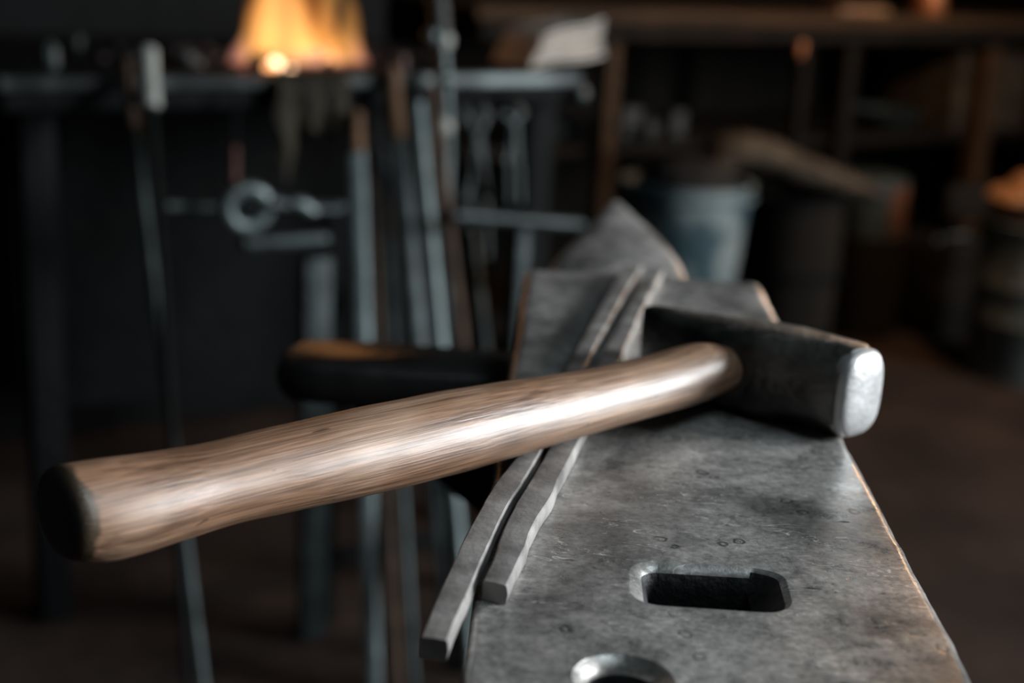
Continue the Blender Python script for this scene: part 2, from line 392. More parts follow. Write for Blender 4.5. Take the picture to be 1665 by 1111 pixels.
for p_ in me2.polygons:
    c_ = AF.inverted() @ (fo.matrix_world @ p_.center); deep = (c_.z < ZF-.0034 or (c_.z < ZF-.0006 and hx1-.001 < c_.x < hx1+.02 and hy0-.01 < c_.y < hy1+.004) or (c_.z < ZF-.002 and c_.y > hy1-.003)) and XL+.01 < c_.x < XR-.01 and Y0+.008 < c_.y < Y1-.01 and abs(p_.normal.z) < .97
    p_.material_index = 1 if deep else 0  # dark slot paints the shade inside the holes and the corroded right lip
for c in cuts:
    m_ = c.data; bpy.data.objects.remove(c); bpy.data.meshes.remove(m_)
b_ = bmesh.new(); b_.from_mesh(me2)
for f in b_.faces: f.smooth = True
for e in b_.edges: e.smooth = not (len(e.link_faces) == 2 and e.calc_face_angle(0) > math.radians(38))
b_.to_mesh(me2); b_.free()
wn_ = fo.modifiers.new('weighted', 'WEIGHTED_NORMAL'); wn_.keep_sharp = True; wn_.weight = 100
# waist
bm = bmesh.new()
loft(bm, [rrect(-.010, .113, .47, .81, .02, .686), rrect(.000, .103, .49, .79, .03, .670), rrect(.012, .092, .52, .76, .03, .640), rrect(.014, .090, .53, .75, .03, .60), rrect(.005, .100, .50, .78, .03, .565), rrect(-.02, .124, .46, .82, .02, .548)])
aobj('waist', bm, M['forged'], anvil)
bm = bmesh.new()
loft(bm, [rrect(-.024, .128, .455, .825, .012, .549), rrect(-.033, .137, .445, .835, .012, .540), rrect(-.035, .139, .443, .837, .012, .5005)])
aobj('foot', bm, M['forged'], anvil)
# step
bm = bmesh.new()
box(bm, (XL+.022, Y1-.002, ZF-.10), (XR-.020, Y1+.045, ZF-.012), bev=.003)
aobj('step', bm, M['face'], anvil)
# horn: flat-topped, chamfered, curving to its tip
bm = bmesh.new(); rings = []
hb_y = Y1+.043; tip_y = 1.085
for i in range(29):
    t = i/28; y = lerp(hb_y, tip_y, t)
    cx = lerp(.0335, .0435, t)
    wl = .0400*(1-t**1.35)+.002; wr = .0480*(1-t**2.0)+.002
    zt = ZF-.010+.006*t; dp = .075*(1-t)**.8+.006
    ring = []
    for k in range(28):
        a = 2*math.pi*k/28; c, s = math.cos(a), math.sin(a)
        w_ = wr if c > 0 else wl
        if s >= 0: px_, pz_ = c*w_*(abs(c)**2.6+abs(s)**2.6)**(-1/2.6), s*min(.010, w_*.5)*(abs(c)**2.6+abs(s)**2.6)**(-1/2.6)
        else: px_, pz_ = c*w_, s*dp
        ring.append(Vector((cx+px_, y, zt-min(.010, w_*.5)+pz_)))
    rings.append(ring)
loft(bm, rings)
aobj('horn', bm, M['face'], anvil, 50)
# side shelf to the left
bm = bmesh.new()
zs = .760
s0 = az(447, 592, zs); s1 = az(640, 604, zs); s2 = az(822, 616, zs); b0 = az(480, 548, zs); b2 = az(800, 556, zs)
top = [(s2.x+.012, s2.y), (s1.x, s1.y-.002), (lerp(s0.x, s1.x, .35), s0.y-.002), (s0.x+.004, s0.y+.001), (s0.x-.001, s0.y+.008), (b0.x-.004, b0.y-.02), (b0.x+.004, b0.y-.002), (lerp(b0.x, b2.x, .4), b0.y+.002), (b2.x+.012, b0.y)]
cen = Vector((sum(p[0] for p in top)/len(top), sum(p[1] for p in top)/len(top)))
def sh(z, k): return [Vector((lerp(cen.x, p[0], k if p[0] < -.03 else 1), lerp(cen.y, p[1], k), z)) for p in top][::-1]
loft(bm, [sh(zs, .90), sh(zs-.0008, .935), sh(zs-.0024, .965), sh(zs-.005, .988), sh(zs-.008, 1.0), sh(zs-.012, .995), sh(zs-.018, .95), sh(zs-.021, .90)])
for f in bm.faces: pass
sh_ = aobj('side_shelf', bm, M['shelf'], anvil, 60)
bm = bmesh.new()
g0 = b0.y-.045; g1 = b0.y-.015
loft(bm, [[Vector((XL+.006, y, z)) for y, z in ((g0, zs-.02), (g1, zs-.02), (g1, .66), (g0, .66))],
          [Vector((-.105, y, z)) for y, z in ((g0, zs-.02), (g1, zs-.02), (g1, zs-.03), (g0, zs-.03))]])
aobj('shelf_bracket', bm, M['forged'], sh_)
# stump
st = thing('tree_stump', 'thick round wooden stump block under the anvil', 'stump', W((.052, .64, 0)))
bm = bmesh.new(); rings = []
for z, k in ((0, 1.06), (.05, 1.02), (.15, 1.0), (.3, .99), (.45, 1.0), (.488, 1.0), (.499, .985)):
    rings.append([W((.052+.235*k*math.cos(a)*(1+.03*mnoise.noise(Vector((math.cos(a)*3, math.sin(a)*3, 0)))), .64+.235*k*math.sin(a)*(1+.03*mnoise.noise(Vector((math.cos(a)*3, math.sin(a)*3, 0)))), z)) for a in [2*math.pi*j/72 for j in range(72)]])
loft(bm, rings); obj('trunk', bm, M['bark'], st)
for z in (.10, .40):
    bm = bmesh.new(); ro = []
    for r, zz in ((.243, z), (.247, z), (.247, z+.03), (.243, z+.03)):
        ro.append([W((.052+r*math.cos(a), .64+r*math.sin(a), zz)) for a in [2*math.pi*j/64 for j in range(64)]])
    loft(bm, ro+[ro[0]], cap=False); obj('iron_band', bm, M['black'], st)

# ================================================================ THE TWO BARS
ZB = ZF+.0066
def edge(pts): return sorted([(q.y, q.x) for q in (az(x, y, ZB) for x, y in pts)])
bars = [
 ('square_bar', 'left one of two hammered grey bars on the anvil, its near end overhanging the edge',
  [(684, 1036), (716, 958), (744, 898), (754, 876), (780, 829), (790, 811), (807, 783), (841, 742), (941, 561), (980, 492), (1010, 441), (1026, 423)],
  [(728, 1042), (735, 1022), (762, 964), (777, 925), (795, 886), (801, 872), (810, 853), (820, 832), (828, 817), (850, 784), (880, 733), (972, 555), (1020, 470), (1049, 424)]),
 ('square_bar', 'right one of two hammered grey bars on the anvil, with a bright right side',
  [(785, 944), (798, 917), (807, 898), (810, 883), (822, 853), (840, 817), (864, 779), (898, 721), (994, 549), (1026, 492), (1061, 437)],
  [(824, 952), (840, 919), (855, 889), (861, 868), (876, 838), (886, 824), (897, 808), (909, 778), (936, 728), (1017, 564), (1052, 486), (1079, 438)]),
]
for name, label, le, re_ in bars:
    le, re_ = edge(le), edge(re_)
    y0a, y0b = le[0][0], re_[0][0]; y1 = min(le[-1][0], re_[-1][0]); n = 90
    y1 = min(y1, Y1-.004)
    bm = bmesh.new(); rings = []
    for i in range(n+1):
        t = i/n
        ya = lerp(y0a, y1, t); yb = lerp(y0b, y1, t)
        xa = interp(ya, le)+.00025*mnoise.noise(Vector((ya*120, 5, 0))); xb = interp(yb, re_)+.00035*mnoise.noise(Vector((yb*130, 9, 1)))
        dz = .00035*mnoise.noise(Vector((ya*45, 1, 4)))
        c = .0005; zt = ZB+dz; zb = ZF+.0003; o2 = .0010*mnoise.noise(Vector((yb*60, 3, 3)))
        P = [(xa+c, ya, zt), (lerp(xa, xb, .5), (ya+yb)/2, zt+.00025), (xb-c, yb, zt), (xb, yb, zt-c), (xb+.0004+o2*.3, yb, (zt+zb)/2), (xb+o2*.4, yb, zb+c), (xb-c, yb, zb), (xa+c, ya, zb), (xa, ya, zb+c), (xa, ya, zt-c)]
        rings.append([Vector(p) for p in P])
    loft(bm, rings)
    o = aobj(name, bm, M['bar'], None, 32)
    tag(o, label, 'metal bar', 'hammered bars lying on the anvil')

# ================================================================ THE HAMMER
AH = math.radians(135)
a2 = Vector((math.cos(AH), math.sin(AH), 0)); h2 = Vector((math.cos(AH+math.pi/2), math.sin(AH+math.pi/2), 0))
p0 = az(1376, 720)          # where the face's lower near corner touches the anvil
def HP(s, w, z): q = p0+a2*s-h2*w; return Vector((q.x, q.y, ZF+.0004+z))
hammer = thing('hammer', 'blacksmith hammer with curved worn wooden handle, dark head and bright face, lying on the anvil', 'hammer', W(HP(.05, 0, 0)))
def octo(s, w0, w1, z0, z1, c, sh=0):
    return [HP(s, *p) for p in ((w0+c, z0), (w1-c, z0), (w1, z0+c), (w1, z1-c), (w1-c, z1), (w0+c, z1), (w0, z1-c), (w0, z0+c))]
bm = bmesh.new()
secs = [(.0035, -.0080, .0235, 0, .0370, .0100), (.006, -.0092, .0250, 0, .0375, .0112), (.012, -.0098, .0256, 0, .0374, .0110), (.026, -.0108, .0260, 0, .0364, .0085), (.042, -.0122, .0262, 0, .0350, .0045),
        (.055, -.0130, .0262, 0, .0335, .0035), (.068, -.0122, .0255, 0, .0325, .0035), (.080, -.0070, .0215, 0, .0312, .0035), (.098, -.0025, .0165, 0, .0305, .0028), (.114, .0020, .0115, 0, .0296, .0018), (.1165, .0035, .0100, .0008, .029, .0014)]
R_ = [octo(*s) for s in secs]
loft(bm, R_)
bmesh.ops.bevel(bm, geom=[e for e in bm.edges if len(e.link_faces) == 2 and e.calc_face_angle(0) > .35], offset=.0008, segments=2, affect='EDGES')
head_ = aobj('hammer_head', bm, M['cheek'], hammer, 60)
# striking face: rounded, bright, slightly domed
bm = bmesh.new(); rings = []
fc_w, fc_z, hw_, hh_ = .0074, .0187, .0142, .0180
for s, k in ((.0060, .96), (.0034, 1.00), (.0016, 1.0), (.0004, .965), (-.0006, .90), (-.0013, .72), (-.0017, .45), (-.0019, .2)):
    ring = []
    for j in range(48):
        a = 2*math.pi*j/48; c, q = math.cos(a), math.sin(a); e = (abs(c)**3.0+abs(q)**3.0)**(-1/3.0)
        ring.append(HP(s, fc_w+c*e*hw_*k, fc_z+q*e*hh_*k))
    rings.append(ring)
loft(bm, rings); aobj('striking_face', bm, M['ground'], head_, 60)['label'] = 'bright ground striking face'
# handle: stations read along its length, laid in the vertical plane through the eye
E0 = p0+a2*.0555
tabs = [(110, 759, 909), (137, 755, 912), (165, 749, 909), (210, 743.5, 897), (270, 735, 879), (300, 731, 869), (345, 724, 853), (400, 711, 841), (480, 691, 824), (529, 681, 815), (590, 667, 801), (661, 652, 785), (740, 637, 764), (820, 624, 740), (900, 613, 717), (950, 605, 702), (1000, 596, 689), (1049, 584, 675), (1090, 572, 664), (1115, 565, 656), (1140, 560, 647), (1165, 561, 637), (1184, 567, 628), (1196, 578, 618)]
def on_handle(px, py):
    r = ray(px, py); n = a2   # plane through E0 with normal a2
    t = (E0-CAMA).dot(n)/r.dot(n); return CAMA+r*t
sta = []
for x, yt, yb in tabs:
    T = on_handle(x, yt); B = on_handle(x, yb)
    c = (T+B)/2; sta.append((c, (T-B).length/2))
# refine to a smooth dense list
dense = []
for i in range(len(sta)-1):
    n = 6
    for k in range(n):
        t = k/n
        P0, P1, P2, P3 = [sta[max(0, min(len(sta)-1, i+j))] for j in (-1, 0, 1, 2)]
        def cr(a, b, c, e): return b+(c-a)*(.5*t)+(a*2-b*5+c*4-e)*(.5*t*t)+(b*3-a-c*3+e)*(.5*t*t*t)
        dense.append((cr(P0[0], P1[0], P2[0], P3[0]), cr(P0[1], P1[1], P2[1], P3[1])))
dense.append(sta[-1])
for _ in range(3):
    dd = dense[:]
    for i in range(1, len(dd)-1):
        w = min(4, i, len(dd)-1-i) if i < len(dd)-22 else 1
        dense[i] = (sum((dd[j][0] for j in range(i-w, i+w+1)), Vector((0, 0, 0)))/(2*w+1), sum(dd[j][1] for j in range(i-w, i+w+1))/(2*w+1))
hd = (sta[0][0]-sta[-1][0]); hd.normalize()     # towards the butt
bm = bmesh.new(); rings = []
cut_n = Vector((h2.x, h2.y, 0)); cut_n = (cut_n+Vector((-.10, 0, .0))).normalized()
for i, (c, r) in enumerate(dense):
    ring = []
    q = min(1, i/10); wd = 1.10
    for k in range(40):
        a = 2*math.pi*k/40; co, si = math.cos(a), math.sin(a)
        ring.append(c+a2*(co*r*wd)+Vector((0, 0, 1))*(si*r)*.985)
    rings.append(ring)
# rounded shoulder closing towards the eye, then the tenon
cE, rE = dense[-1]
for k, (l, f) in enumerate(((.0015, .86), (.0026, .70), (.003, .56), (.008, .52), (.030, .50))):
    c = cE-h2*l
    rings.append([c+a2*(math.cos(2*math.pi*j/40)*rE*1.15*f)+Vector((0, 0, 1))*(math.sin(2*math.pi*j/40)*rE*f) for j in range(40)])
# butt: rolled rim and slightly domed end, added in front
c0, r0 = dense[0]
pre = []
for l, f in ((.0060, .05), (.0058, .45), (.0054, .72), (.0048, .83), (.0038, .90), (.0024, .955), (.0009, .985)):
    c = c0+h2*l*.75+Vector((0, 0, .0))
    pre.append([c+a2*(math.cos(2*math.pi*j/40)*r0*1.10*f)+Vector((0, 0, 1))*(math.sin(2*math.pi*j/40)*r0*.985*f) for j in range(40)])
rings = pre+rings
loft(bm, rings)
for v in bm.verts:
    v.co += mnoise.noise_vector(v.co*55)*.00025
# own frame: x from the butt rim along the handle
bx = (-h2).normalized(); by = Vector((0, 0, 1)).cross(bx); L_ = Matrix(((bx.x, by.x, 0, 0), (bx.y, by.y, 0, 0), (0, 0, 1, 0), (0, 0, 0, 1)))
org = ROT @ (Matrix.Translation(c0+h2*.001) @ L_)
bmesh.ops.transform(bm, matrix=ROT, verts=bm.verts[:])
obj('handle', bm, handle_wood(), hammer, True, org, 70)
bm = bmesh.new(); tube(bm, [HP(.0555, -.0125, .0175), HP(.0555, -.0145, .0175)], [.0098, .0092], 24); aobj('eye_ring', bm, M['rust'], head_)

# ================================================================ ROOM
U0, U1, V0, V1, ZC = -1.3, 3.9, -2.6, 3.75, 2.7
bm = bmesh.new(); box(bm, (U0, V0, -.05), (U1, V1, 0)); struct('floor', bm, M['floor'])
k0, k1, k2, k3 = .3, 1.5, -1.3, -.3  # opening for an added skylight that lifts the ambient light
bm = bmesh.new()
box(bm, (U0, V0, ZC), (k0, V1, ZC+.05)); box(bm, (k1, V0, ZC), (U1, V1, ZC+.05)); box(bm, (k0, V0, ZC), (k1, k2, ZC+.05)); box(bm, (k0, k3, ZC), (k1, V1, ZC+.05))
struct('ceiling', bm, M['ceil'])
bm = bmesh.new()
for a, b in (((k0, k2), (k0+.05, k3)), ((k1-.05, k2), (k1, k3)), ((k0, k2), (k1, k2+.05)), ((k0, k3-.05), (k1, k3)), (((k0+k1)/2-.02, k2), ((k0+k1)/2+.02, k3))):
    box(bm, (a[0], a[1], ZC+.05), (b[0], b[1], ZC+.09))
struct('added_skylight', bm, M['plank'])  # frame of the added skylight
bm = bmesh.new(); box(bm, (U0-.1, V1, 0), (U1+.1, V1+.1, ZC)); struct('wall_back', bm, M['soot'])
bm = bmesh.new(); box(bm, (U0-.1, V0, 0), (U0, V1, ZC)); struct('wall_left', bm, M['soot'])
bm = bmesh.new(); box(bm, (U0-.1, V0-.1, 0), (U1+.1, V0, ZC)); struct('wall_front', bm, M['soot'])
wv0, wv1, wz0, wz1 = -2.5, -.35, .9, 2.5
bm = bmesh.new()
box(bm, (U1, V0, 0), (U1+.1, wv0, ZC)); box(bm, (U1, wv1, 0), (U1+.1, V1, ZC)); box(bm, (U1, wv0, 0), (U1+.1, wv1, wz0)); box(bm, (U1, wv0, wz1), (U1+.1, wv1, ZC))
struct('wall_right', bm, M['soot'])
bm = bmesh.new()
for a, b in (((wv0, wz0), (wv0+.05, wz1)), ((wv1-.05, wz0), (wv1, wz1)), ((wv0, wz0), (wv1, wz0+.05)), ((wv0, wz1-.05), (wv1, wz1)), (((wv0+wv1)/2-.02, wz0), ((wv0+wv1)/2+.02, wz1))):
    box(bm, (U1+.05, a[0], a[1]), (U1+.09, b[0], b[1]))
struct('window_1', bm, M['plank'])

# ================================================================ FORGE HEARTH
zh = .785
hu0 = rz(14, 132, zh).x; hu1 = rz(975, 128, zh).x; hv = 1.86
hearth = thing('forge_hearth', 'blackened steel forge hearth table carrying the burning coal fire', 'forge', ((hu0+hu1)/2, hv+.4, 0))
bm = bmesh.new(); box(bm, (hu0, hv+.004, zh-.045), (hu1, hv+.80, zh-.012), bev=.004); obj('hearth_pan', bm, M['black'], hearth)
bm = bmesh.new()
box(bm, (hu0-.004, hv-.006, zh-.016), (hu1+.004, hv+.004, zh), bev=.002); box(bm, (hu0-.004, hv-.006, zh-.004), (hu1+.004, hv+.030, zh), bev=.0015)
obj('rim', bm, M['rim'], hearth)
for x in (hu0+.03, hu1-.05):
    for y in (hv+.05, hv+.72):
        bm = bmesh.new(); box(bm, (x, y, 0.001), (x+.045, y+.045, zh-.045), bev=.003); obj('leg', bm, M['black'], hearth)
bm = bmesh.new(); box(bm, (hu0-.02, hv+.81, .01), (hu1+.06, hv+.83, 1.9)); obj('back_plate', bm, M['black'], hearth, False)
bm = bmesh.new()
cA = [Vector((x, y, 1.35)) for x, y in ((hu0, hv+.1), (hu1, hv+.1), (hu1, hv+.80), (hu0, hv+.80))]
cB = [Vector((x, y, 1.9)) for x, y in ((hu0+.25, hv+.45), (hu1-.25, hv+.45), (hu1-.25, hv+.80), (hu0+.25, hv+.80))]
loft(bm, [cA, cB, [p+Vector((0, 0, .79)) for p in cB]]); obj('smoke_hood', bm, M['black'], hearth, False)
bm = bmesh.new(); box(bm, (hu0+.08, hv+.35, .22), (hu1-.08, hv+.37, .735)); obj('apron_panel', bm, M['black'], hearth, False)

# fire
fv = hv+.28
fc = rz(485, 128, zh); 
def fp(px, py, v=None): return rv(px, py, v or fv)
bm = bmesh.new()
q = fp(485, 132)
for k in range(120):
    x = random.gauss(q.x, .14); y = random.gauss(fv+.08, .07)
    if abs(x-q.x) > .33 or y < hv+.05: continue
    r = random.uniform(.007, .014)
    blob(bm, (x, y, zh-.012+r*.85), (r, r*.9, r*.8), .4, 2, 1, k)
o = obj('coal_bed', bm, M['coal'], None, False); tag(o, 'bed of dark coal and clinker spread over the hearth under the flames', 'coal', kind='stuff')
ember = emis('glowing_ember', (1.0, .42, .16), 2.6); ember2 = emis('white_hot_ember', (1.0, .62, .36), 5.0); ember3 = emis('dull_red_ember', (.75, .16, .10), .9)
for k, (px, py, r, m_) in enumerate(((441, 112, .013, ember), (449, 104, .010, ember2), (474, 119, .011, ember2), (459, 124, .009, ember), (492, 124, .010, ember), (428, 122, .012, ember), (520, 127, .010, ember3), (396, 120, .012, ember3), (352, 121, .010, ember3), (540, 122, .011, ember), (578, 122, .012, ember), (410, 124, .011, ember), (506, 124, .009, ember2), (560, 126, .009, ember), (592, 120, .009, ember3), (466, 128, .008, ember2), (440, 126, .010, ember))):
    bm = bmesh.new(); blob(bm, fp(px, py, fv-.07), (r, r, r*.85), .3, 2, 2, k+50)
    o = obj('ember', bm, m_); tag(o, {0: 'orange glowing ember at the foot of the flames', 1: 'white hot ember at the foot of the flames', 2: 'dull red ember beside the flames'}[[ember, ember2, ember3].index(m_)], 'ember', ['orange embers', 'white hot embers', 'dull embers'][[ember, ember2, ember3].index(m_)])
fire = thing('fire', 'tall orange and yellow flames rising from the forge hearth', 'fire', (q.x, fv, zh))
orange_v = flamevol('flame_orange', (1.0, .43, .10), 17); yellow_v = flamevol('flame_yellow', (1.0, .50, .15), 18); pink_v = flamevol('flame_pink', (.95, .38, .28), 15); deep_v = flamevol('flame_deep_orange', (1.0, .28, .04), 9)
def tongue(pts, depth, m_, v, seed):
    """pts: (px centre, py, half width px) from the foot up"""
    bm = bmesh.new(); rings = []
    for i in range(len(pts)-1):
        for k in range(5):
            t = k/5; s = t*t*(3-2*t)*.5+t*.5
            x, y, w = (lerp(pts[i][j], pts[i+1][j], s) for j in range(3))
            c = fp(x, y, v); c.z = max(c.z, zh-.008+.0004*len(rings)); r = w*dep(c)/F
            c.x += .004*mnoise.noise(Vector((y*.03, seed, 0)))
            rings.append([c+Vector((math.cos(a)*r*(1+.1*mnoise.noise(Vector((a, y*.02, seed)))), math.sin(a)*r*depth, 0)) for a in [2*math.pi*j/20 for j in range(20)]])
    loft(bm, rings); return obj('flame_tongue', bm, m_, fire)
tongue([(490, 136, 70), (482, 116, 72), (466, 75, 56), (458, 30, 44), (452, -30, 30), (448, -100, 6)], .45, yellow_v, fv, 1)
tongue([(425, 118, 16), (420, 92, 32), (424, 60, 34), (432, 15, 26), (440, -20, 17), (446, -70, 4)], .6, orange_v, fv-.03, 2)
tongue([(545, 133, 36), (552, 112, 42), (560, 80, 30), (570, 45, 17), (568, 5, 10), (560, -30, 3)], .6, orange_v, fv+.01, 3)
tongue([(512, 130, 36), (514, 100, 44), (506, 62, 34), (492, 35, 22), (482, -10, 14), (476, -60, 4)], .5, orange_v, fv+.03, 4)
tongue([(580, 134, 12), (584, 118, 19), (585, 96, 16), (578, 70, 9), (570, 52, 3)], .8, pink_v, fv-.05, 5)
tongue([(393, 130, 8), (392, 118, 16), (388, 100, 20), (392, 78, 14), (402, 52, 4)], .8, pink_v, fv-.05, 6)
tongue([(540, 80, 12), (530, 45, 18), (533, 10, 15), (541, -40, 15), (536, -90, 4)], .7, orange_v, fv+.03, 7)
tongue([(490, 122, 60), (490, 90, 84), (484, 40, 74), (474, 0, 60), (468, -50, 40), (464, -100, 8)], .25, deep_v, fv+.09, 8)
tongue([(510, 132, 50), (516, 116, 66), (518, 96, 52), (512, 70, 18)], .35, pink_v, fv-.06, 9)
tongue([(404, 60, 6), (408, 35, 12), (416, 0, 13), (420, -30, 8), (422, -50, 3)], .8, deep_v, fv, 10)
bm = bmesh.new(); a = fp(411, 128, fv-.10); b = fp(411, 100, fv-.10)
box(bm, (a.x-.007, a.y-.006, a.z), (a.x+.007, a.y+.006, b.z), bev=.001); o = obj('steel_block', bm, M['black']); tag(o, 'small dark upright steel piece standing in the left of the flames', 'steel piece')

# ---- things on the hearth left of the fire
def dropz(px, v): return None
def stand(px, pyt, pyb, v, wpx, name, label, cat, m_, shape='tube', group=None, tilt=0):
    B = rv(px, pyb, v); T = rv(px+tilt, pyt, v); r = wpx/2*dep(B)/F
    bm = bmesh.new(); T.y = B.y = v
    if shape == 'tube': tube(bm, [B, lerp(B, T, .5), lerp(B, T, .92), T], [r, r, r*.95, r*.6], 16)
    elif shape == 'blob': blob(bm, (B+T)/2, (r, r, (T.z-B.z)/2), .35, 2, 3, px)
    o = obj(name, bm, m_); tag(o, label, cat, group); return o
zz = rz(85, 128, zh)
stand(84, 68, 118, 2.05, 24, 'steel_stub', 'rounded grey steel stub standing at the left end of the hearth', 'steel piece', M['rod'], 'blob')
stand(124, 58, 88, 2.25, 22, 'iron_knob', 'dim grey iron knob behind the steel stub at the left of the hearth', 'iron piece', M['roddim'], 'blob')
stand(307, 84, 110, 2.15, 24, 'iron_knob', 'round grey iron knob on the hearth, left of the flames', 'iron piece', M['rod'], 'blob')
stand(328, 98, 132, 2.12, 30, 'clinker_lump', 'pinkish clinker lump beside the iron knob', 'clinker', M['paper'], 'blob')
stand(382, 140, 158, 1.93, 50, 'slag_lump', 'grey flattish slag lump at the hearth rim below the flames', 'slag', M['scrap'], 'blob')
stand(290, 122, 140, 1.95, 40, 'slag_lump', 'grey brown slag lump at the hearth rim under the pale grip', 'slag', M['cloth'], 'blob')
stand(655, 88, 128, 2.0, 14, 'red_grip', 'small dull red tool grip standing right of the flames', 'tool grip', M['red'])

# ================================================================ LONG TOOLS LEANING AT THE HEARTH
def fl(p_px, q_px, vt, vb=1.62):
    """line through two photo points, carried on to the floor; top at depth vt"""
    T = rv(*p_px, vt); Q = rv(*q_px, lerp(vt, vb, .55))
    k = (T.z-.004)/(T.z-Q.z); B = T+(Q-T)*k
    return T, B
def rod(name, label, cat, p, q_, wpx, m_, vt=1.845, vb=1.6, flat=1.0, sq=2.0, grip=None, group=None, head=None):
    T, B = fl(p, q_, vt, vb); r = wpx/2*dep(T)/F
    t_ = thing(name, label, cat, B, group)
    if grip:
        gl, gr, gm = grip; G = T+(B-T)*gl
        bm = bmesh.new(); tube(bm, [T, lerp(T, G, .05), lerp(T, G, .5), lerp(T, G, .95), G], [gr*.6, gr, gr*.9, gr, gr*.7], 14); obj('grip', bm, gm, t_)
        S_ = lerp(G, T, .02)
    else: S_ = T
    bm = bmesh.new(); pts = [lerp(S_, B, k/10) for k in range(11)]
    tube(bm, pts, r, 12, flat, sq); obj('shaft', bm, m_, t_)
    if head: head(t_, T, B, r)
    return t_, T, B
def px2m(w, v=1.85): return w*2.0/F
rod('poker', 'thin grey poker with rusty brown grip, leftmost of the tools at the hearth', 'poker', (206, 98), (243, 400), 15, M['roddim'], grip=(.105, .010, M['rust']))  # darker steel puts the shade on the shaft into its colour
rod('fire_rake', 'dark shafted tool with a thick pale grip, left of the fire', 'fire tool', (240, 78), (256, 330), 14, M['black'], grip=(.085, .0125, M['pale']))
rod('flat_bar', 'straight bright grey steel bar with brown top, standing below the flames', 'steel bar', (579, 180), (590, 545), 24, M['rod'], grip=(.075, .010, M['brown']), sq=5, flat=.4, vt=1.82)
rod('flat_bar', 'leaning steel bar with a tall brown wooden grip right of the flames', 'steel bar', (636, 108), (682, 550), 24, M['roddim'], grip=(.125, .0125, M['brown']), sq=4, flat=.5)
rod('steel_rod', 'brightest of the leaning round steel rods, right of the wooden grip', 'steel rod', (678, 168), (714, 550), 25, M['rod'], vt=1.83)
rod('steel_rod', 'narrow rust brown rod leaning beside the brightest steel rod', 'steel rod', (702, 140), (752, 560), 17, M['rust'], vt=1.80, vb=1.5)
rod('steel_rod', 'thin rusty rod just right of the straight bright bar', 'steel rod', (602, 250), (618, 550), 12, M['rust'], vt=1.84)
rod('steel_rod', 'thin dim grey rod between the straight bright bar and the wooden gripped bar', 'steel rod', (622, 240), (640, 550), 15, M['roddim'], vt=1.84)
rod('steel_rod', 'short dim rod showing just left of the anvil', 'steel rod', (768, 380), (788, 560), 16, M['roddim'], vt=1.82)
# upright water pipe with joints, rising out of view
T = rv(709, -40, 1.90); B = rv(722, 128, 1.90)
pt = thing('gas_pipe', 'upright grey pipe with knobbly joints behind the leaning rods', 'pipe', B)
zb_ = Vector((B.x, 1.82, 0.002)); tp = Vector((B.x-.004, 1.82, 1.05)); 
def on(px, py): return rv(px, py, 1.82)
P1 = on(710, -30); P2 = on(719, 70); P3 = on(724, 150); P4 = on(727, 205)
bm = bmesh.new(); tube(bm, [P1, P2], .0125, 14); obj('upper_tube', bm, M['scrap'], pt)
bm = bmesh.new(); tube(bm, [P2, P3, P4, Vector((P4.x+.01, 1.80, .002))], .009, 14); obj('tube', bm, M['rod'], pt)
for c, r in ((on(721, 66), .0135), (on(703, 58), .011), (on(722, 205), .0135), (on(722, 128), .014)):
    bm = bmesh.new(); blob(bm, c, (r, r, r*1.15), .1, 2, 3, 3); obj('joint', bm, M['rod'] if r != .0135 else M['pale'], pt)

# tool rack: two stout uprights and rails
rk = thing('tool_rack', 'low dark steel rack with grey rails and square posts in front of the hearth', 'rack', rv(515, 900, 1.70)*Vector((1, 1, 0)) if False else (rv(515, 900, 1.70).x, 1.70, 0))
def post(px, py, w, m_):
    P = rv(px, py, 1.72); r = w/2*dep(P)/F
    bm = bmesh.new(); box(bm, (P.x-r, 1.72-r*.6, .001), (P.x+r, 1.72+r*.6, P.z), bev=.002); obj('post', bm, m_, rk); return P
pa = post(514, 418, 46, M['roddim']); pb = post(851, 360, 22, M['roddim'])
bm = bmesh.new(); A = rv(395, 396, 1.70); B = rv(530, 388, 1.70); tube(bm, [A, B], .0125, 14, .7, 4); obj('rail', bm, M['roddim'], rk)
bm = bmesh.new(); A = rv(738, 350, 1.70); B = rv(945, 366, 1.70); tube(bm, [A, B], .009, 14); obj('rail', bm, M['roddim'], rk)
bm = bmesh.new(); A = rv(270, 336, 1.745); B = rv(560, 338, 1.745); tube(bm, [A, B], .008, 12); obj('rail', bm, M['roddim'], rk)
bm = bmesh.new(); A = rv(548, 333, 1.745); box(bm, (A.x-.006, 1.742, .001), (A.x+.006, 1.752, A.z), bev=.001); obj('upright', bm, M['black'], rk)
bm = bmesh.new(); box(bm, (pa.x, 1.728, .10), (pb.x, 1.736, .125), bev=.001); obj('lower_bar', bm, M['black'], rk)
# ring with reins lying on the rail
rg = thing('ring_tongs', 'steel tongs with a thick round ring, lying on the rack rail', 'tongs', rv(403, 338, 1.71))
bm = bmesh.new(); c = rv(403, 339, 1.70); R1 = .0265; n1 = 40
rr_ = []
for i in range(n1+1):
    a = 2*math.pi*i/n1; cc = c+Vector((math.cos(a)*R1, 0, math.sin(a)*R1*.92)); o_ = Vector((math.cos(a), 0, math.sin(a)))
    rr_.append([cc+o_*(math.cos(b)*.0095)+Vector((0, 1, 0))*(math.sin(b)*.007) for b in [2*math.pi*j/12 for j in range(12)]])
loft(bm, rr_, cap=False); bmesh.ops.remove_doubles(bm, verts=bm.verts[:], dist=1e-6); obj('ring', bm, M['rod'], rg)
bm = bmesh.new(); tube(bm, [rv(436, 330, 1.70), rv(470, 334, 1.70), rv(500, 340, 1.70)], [.012, .009, .008], 12); obj('jaw', bm, M['roddim'], rg)
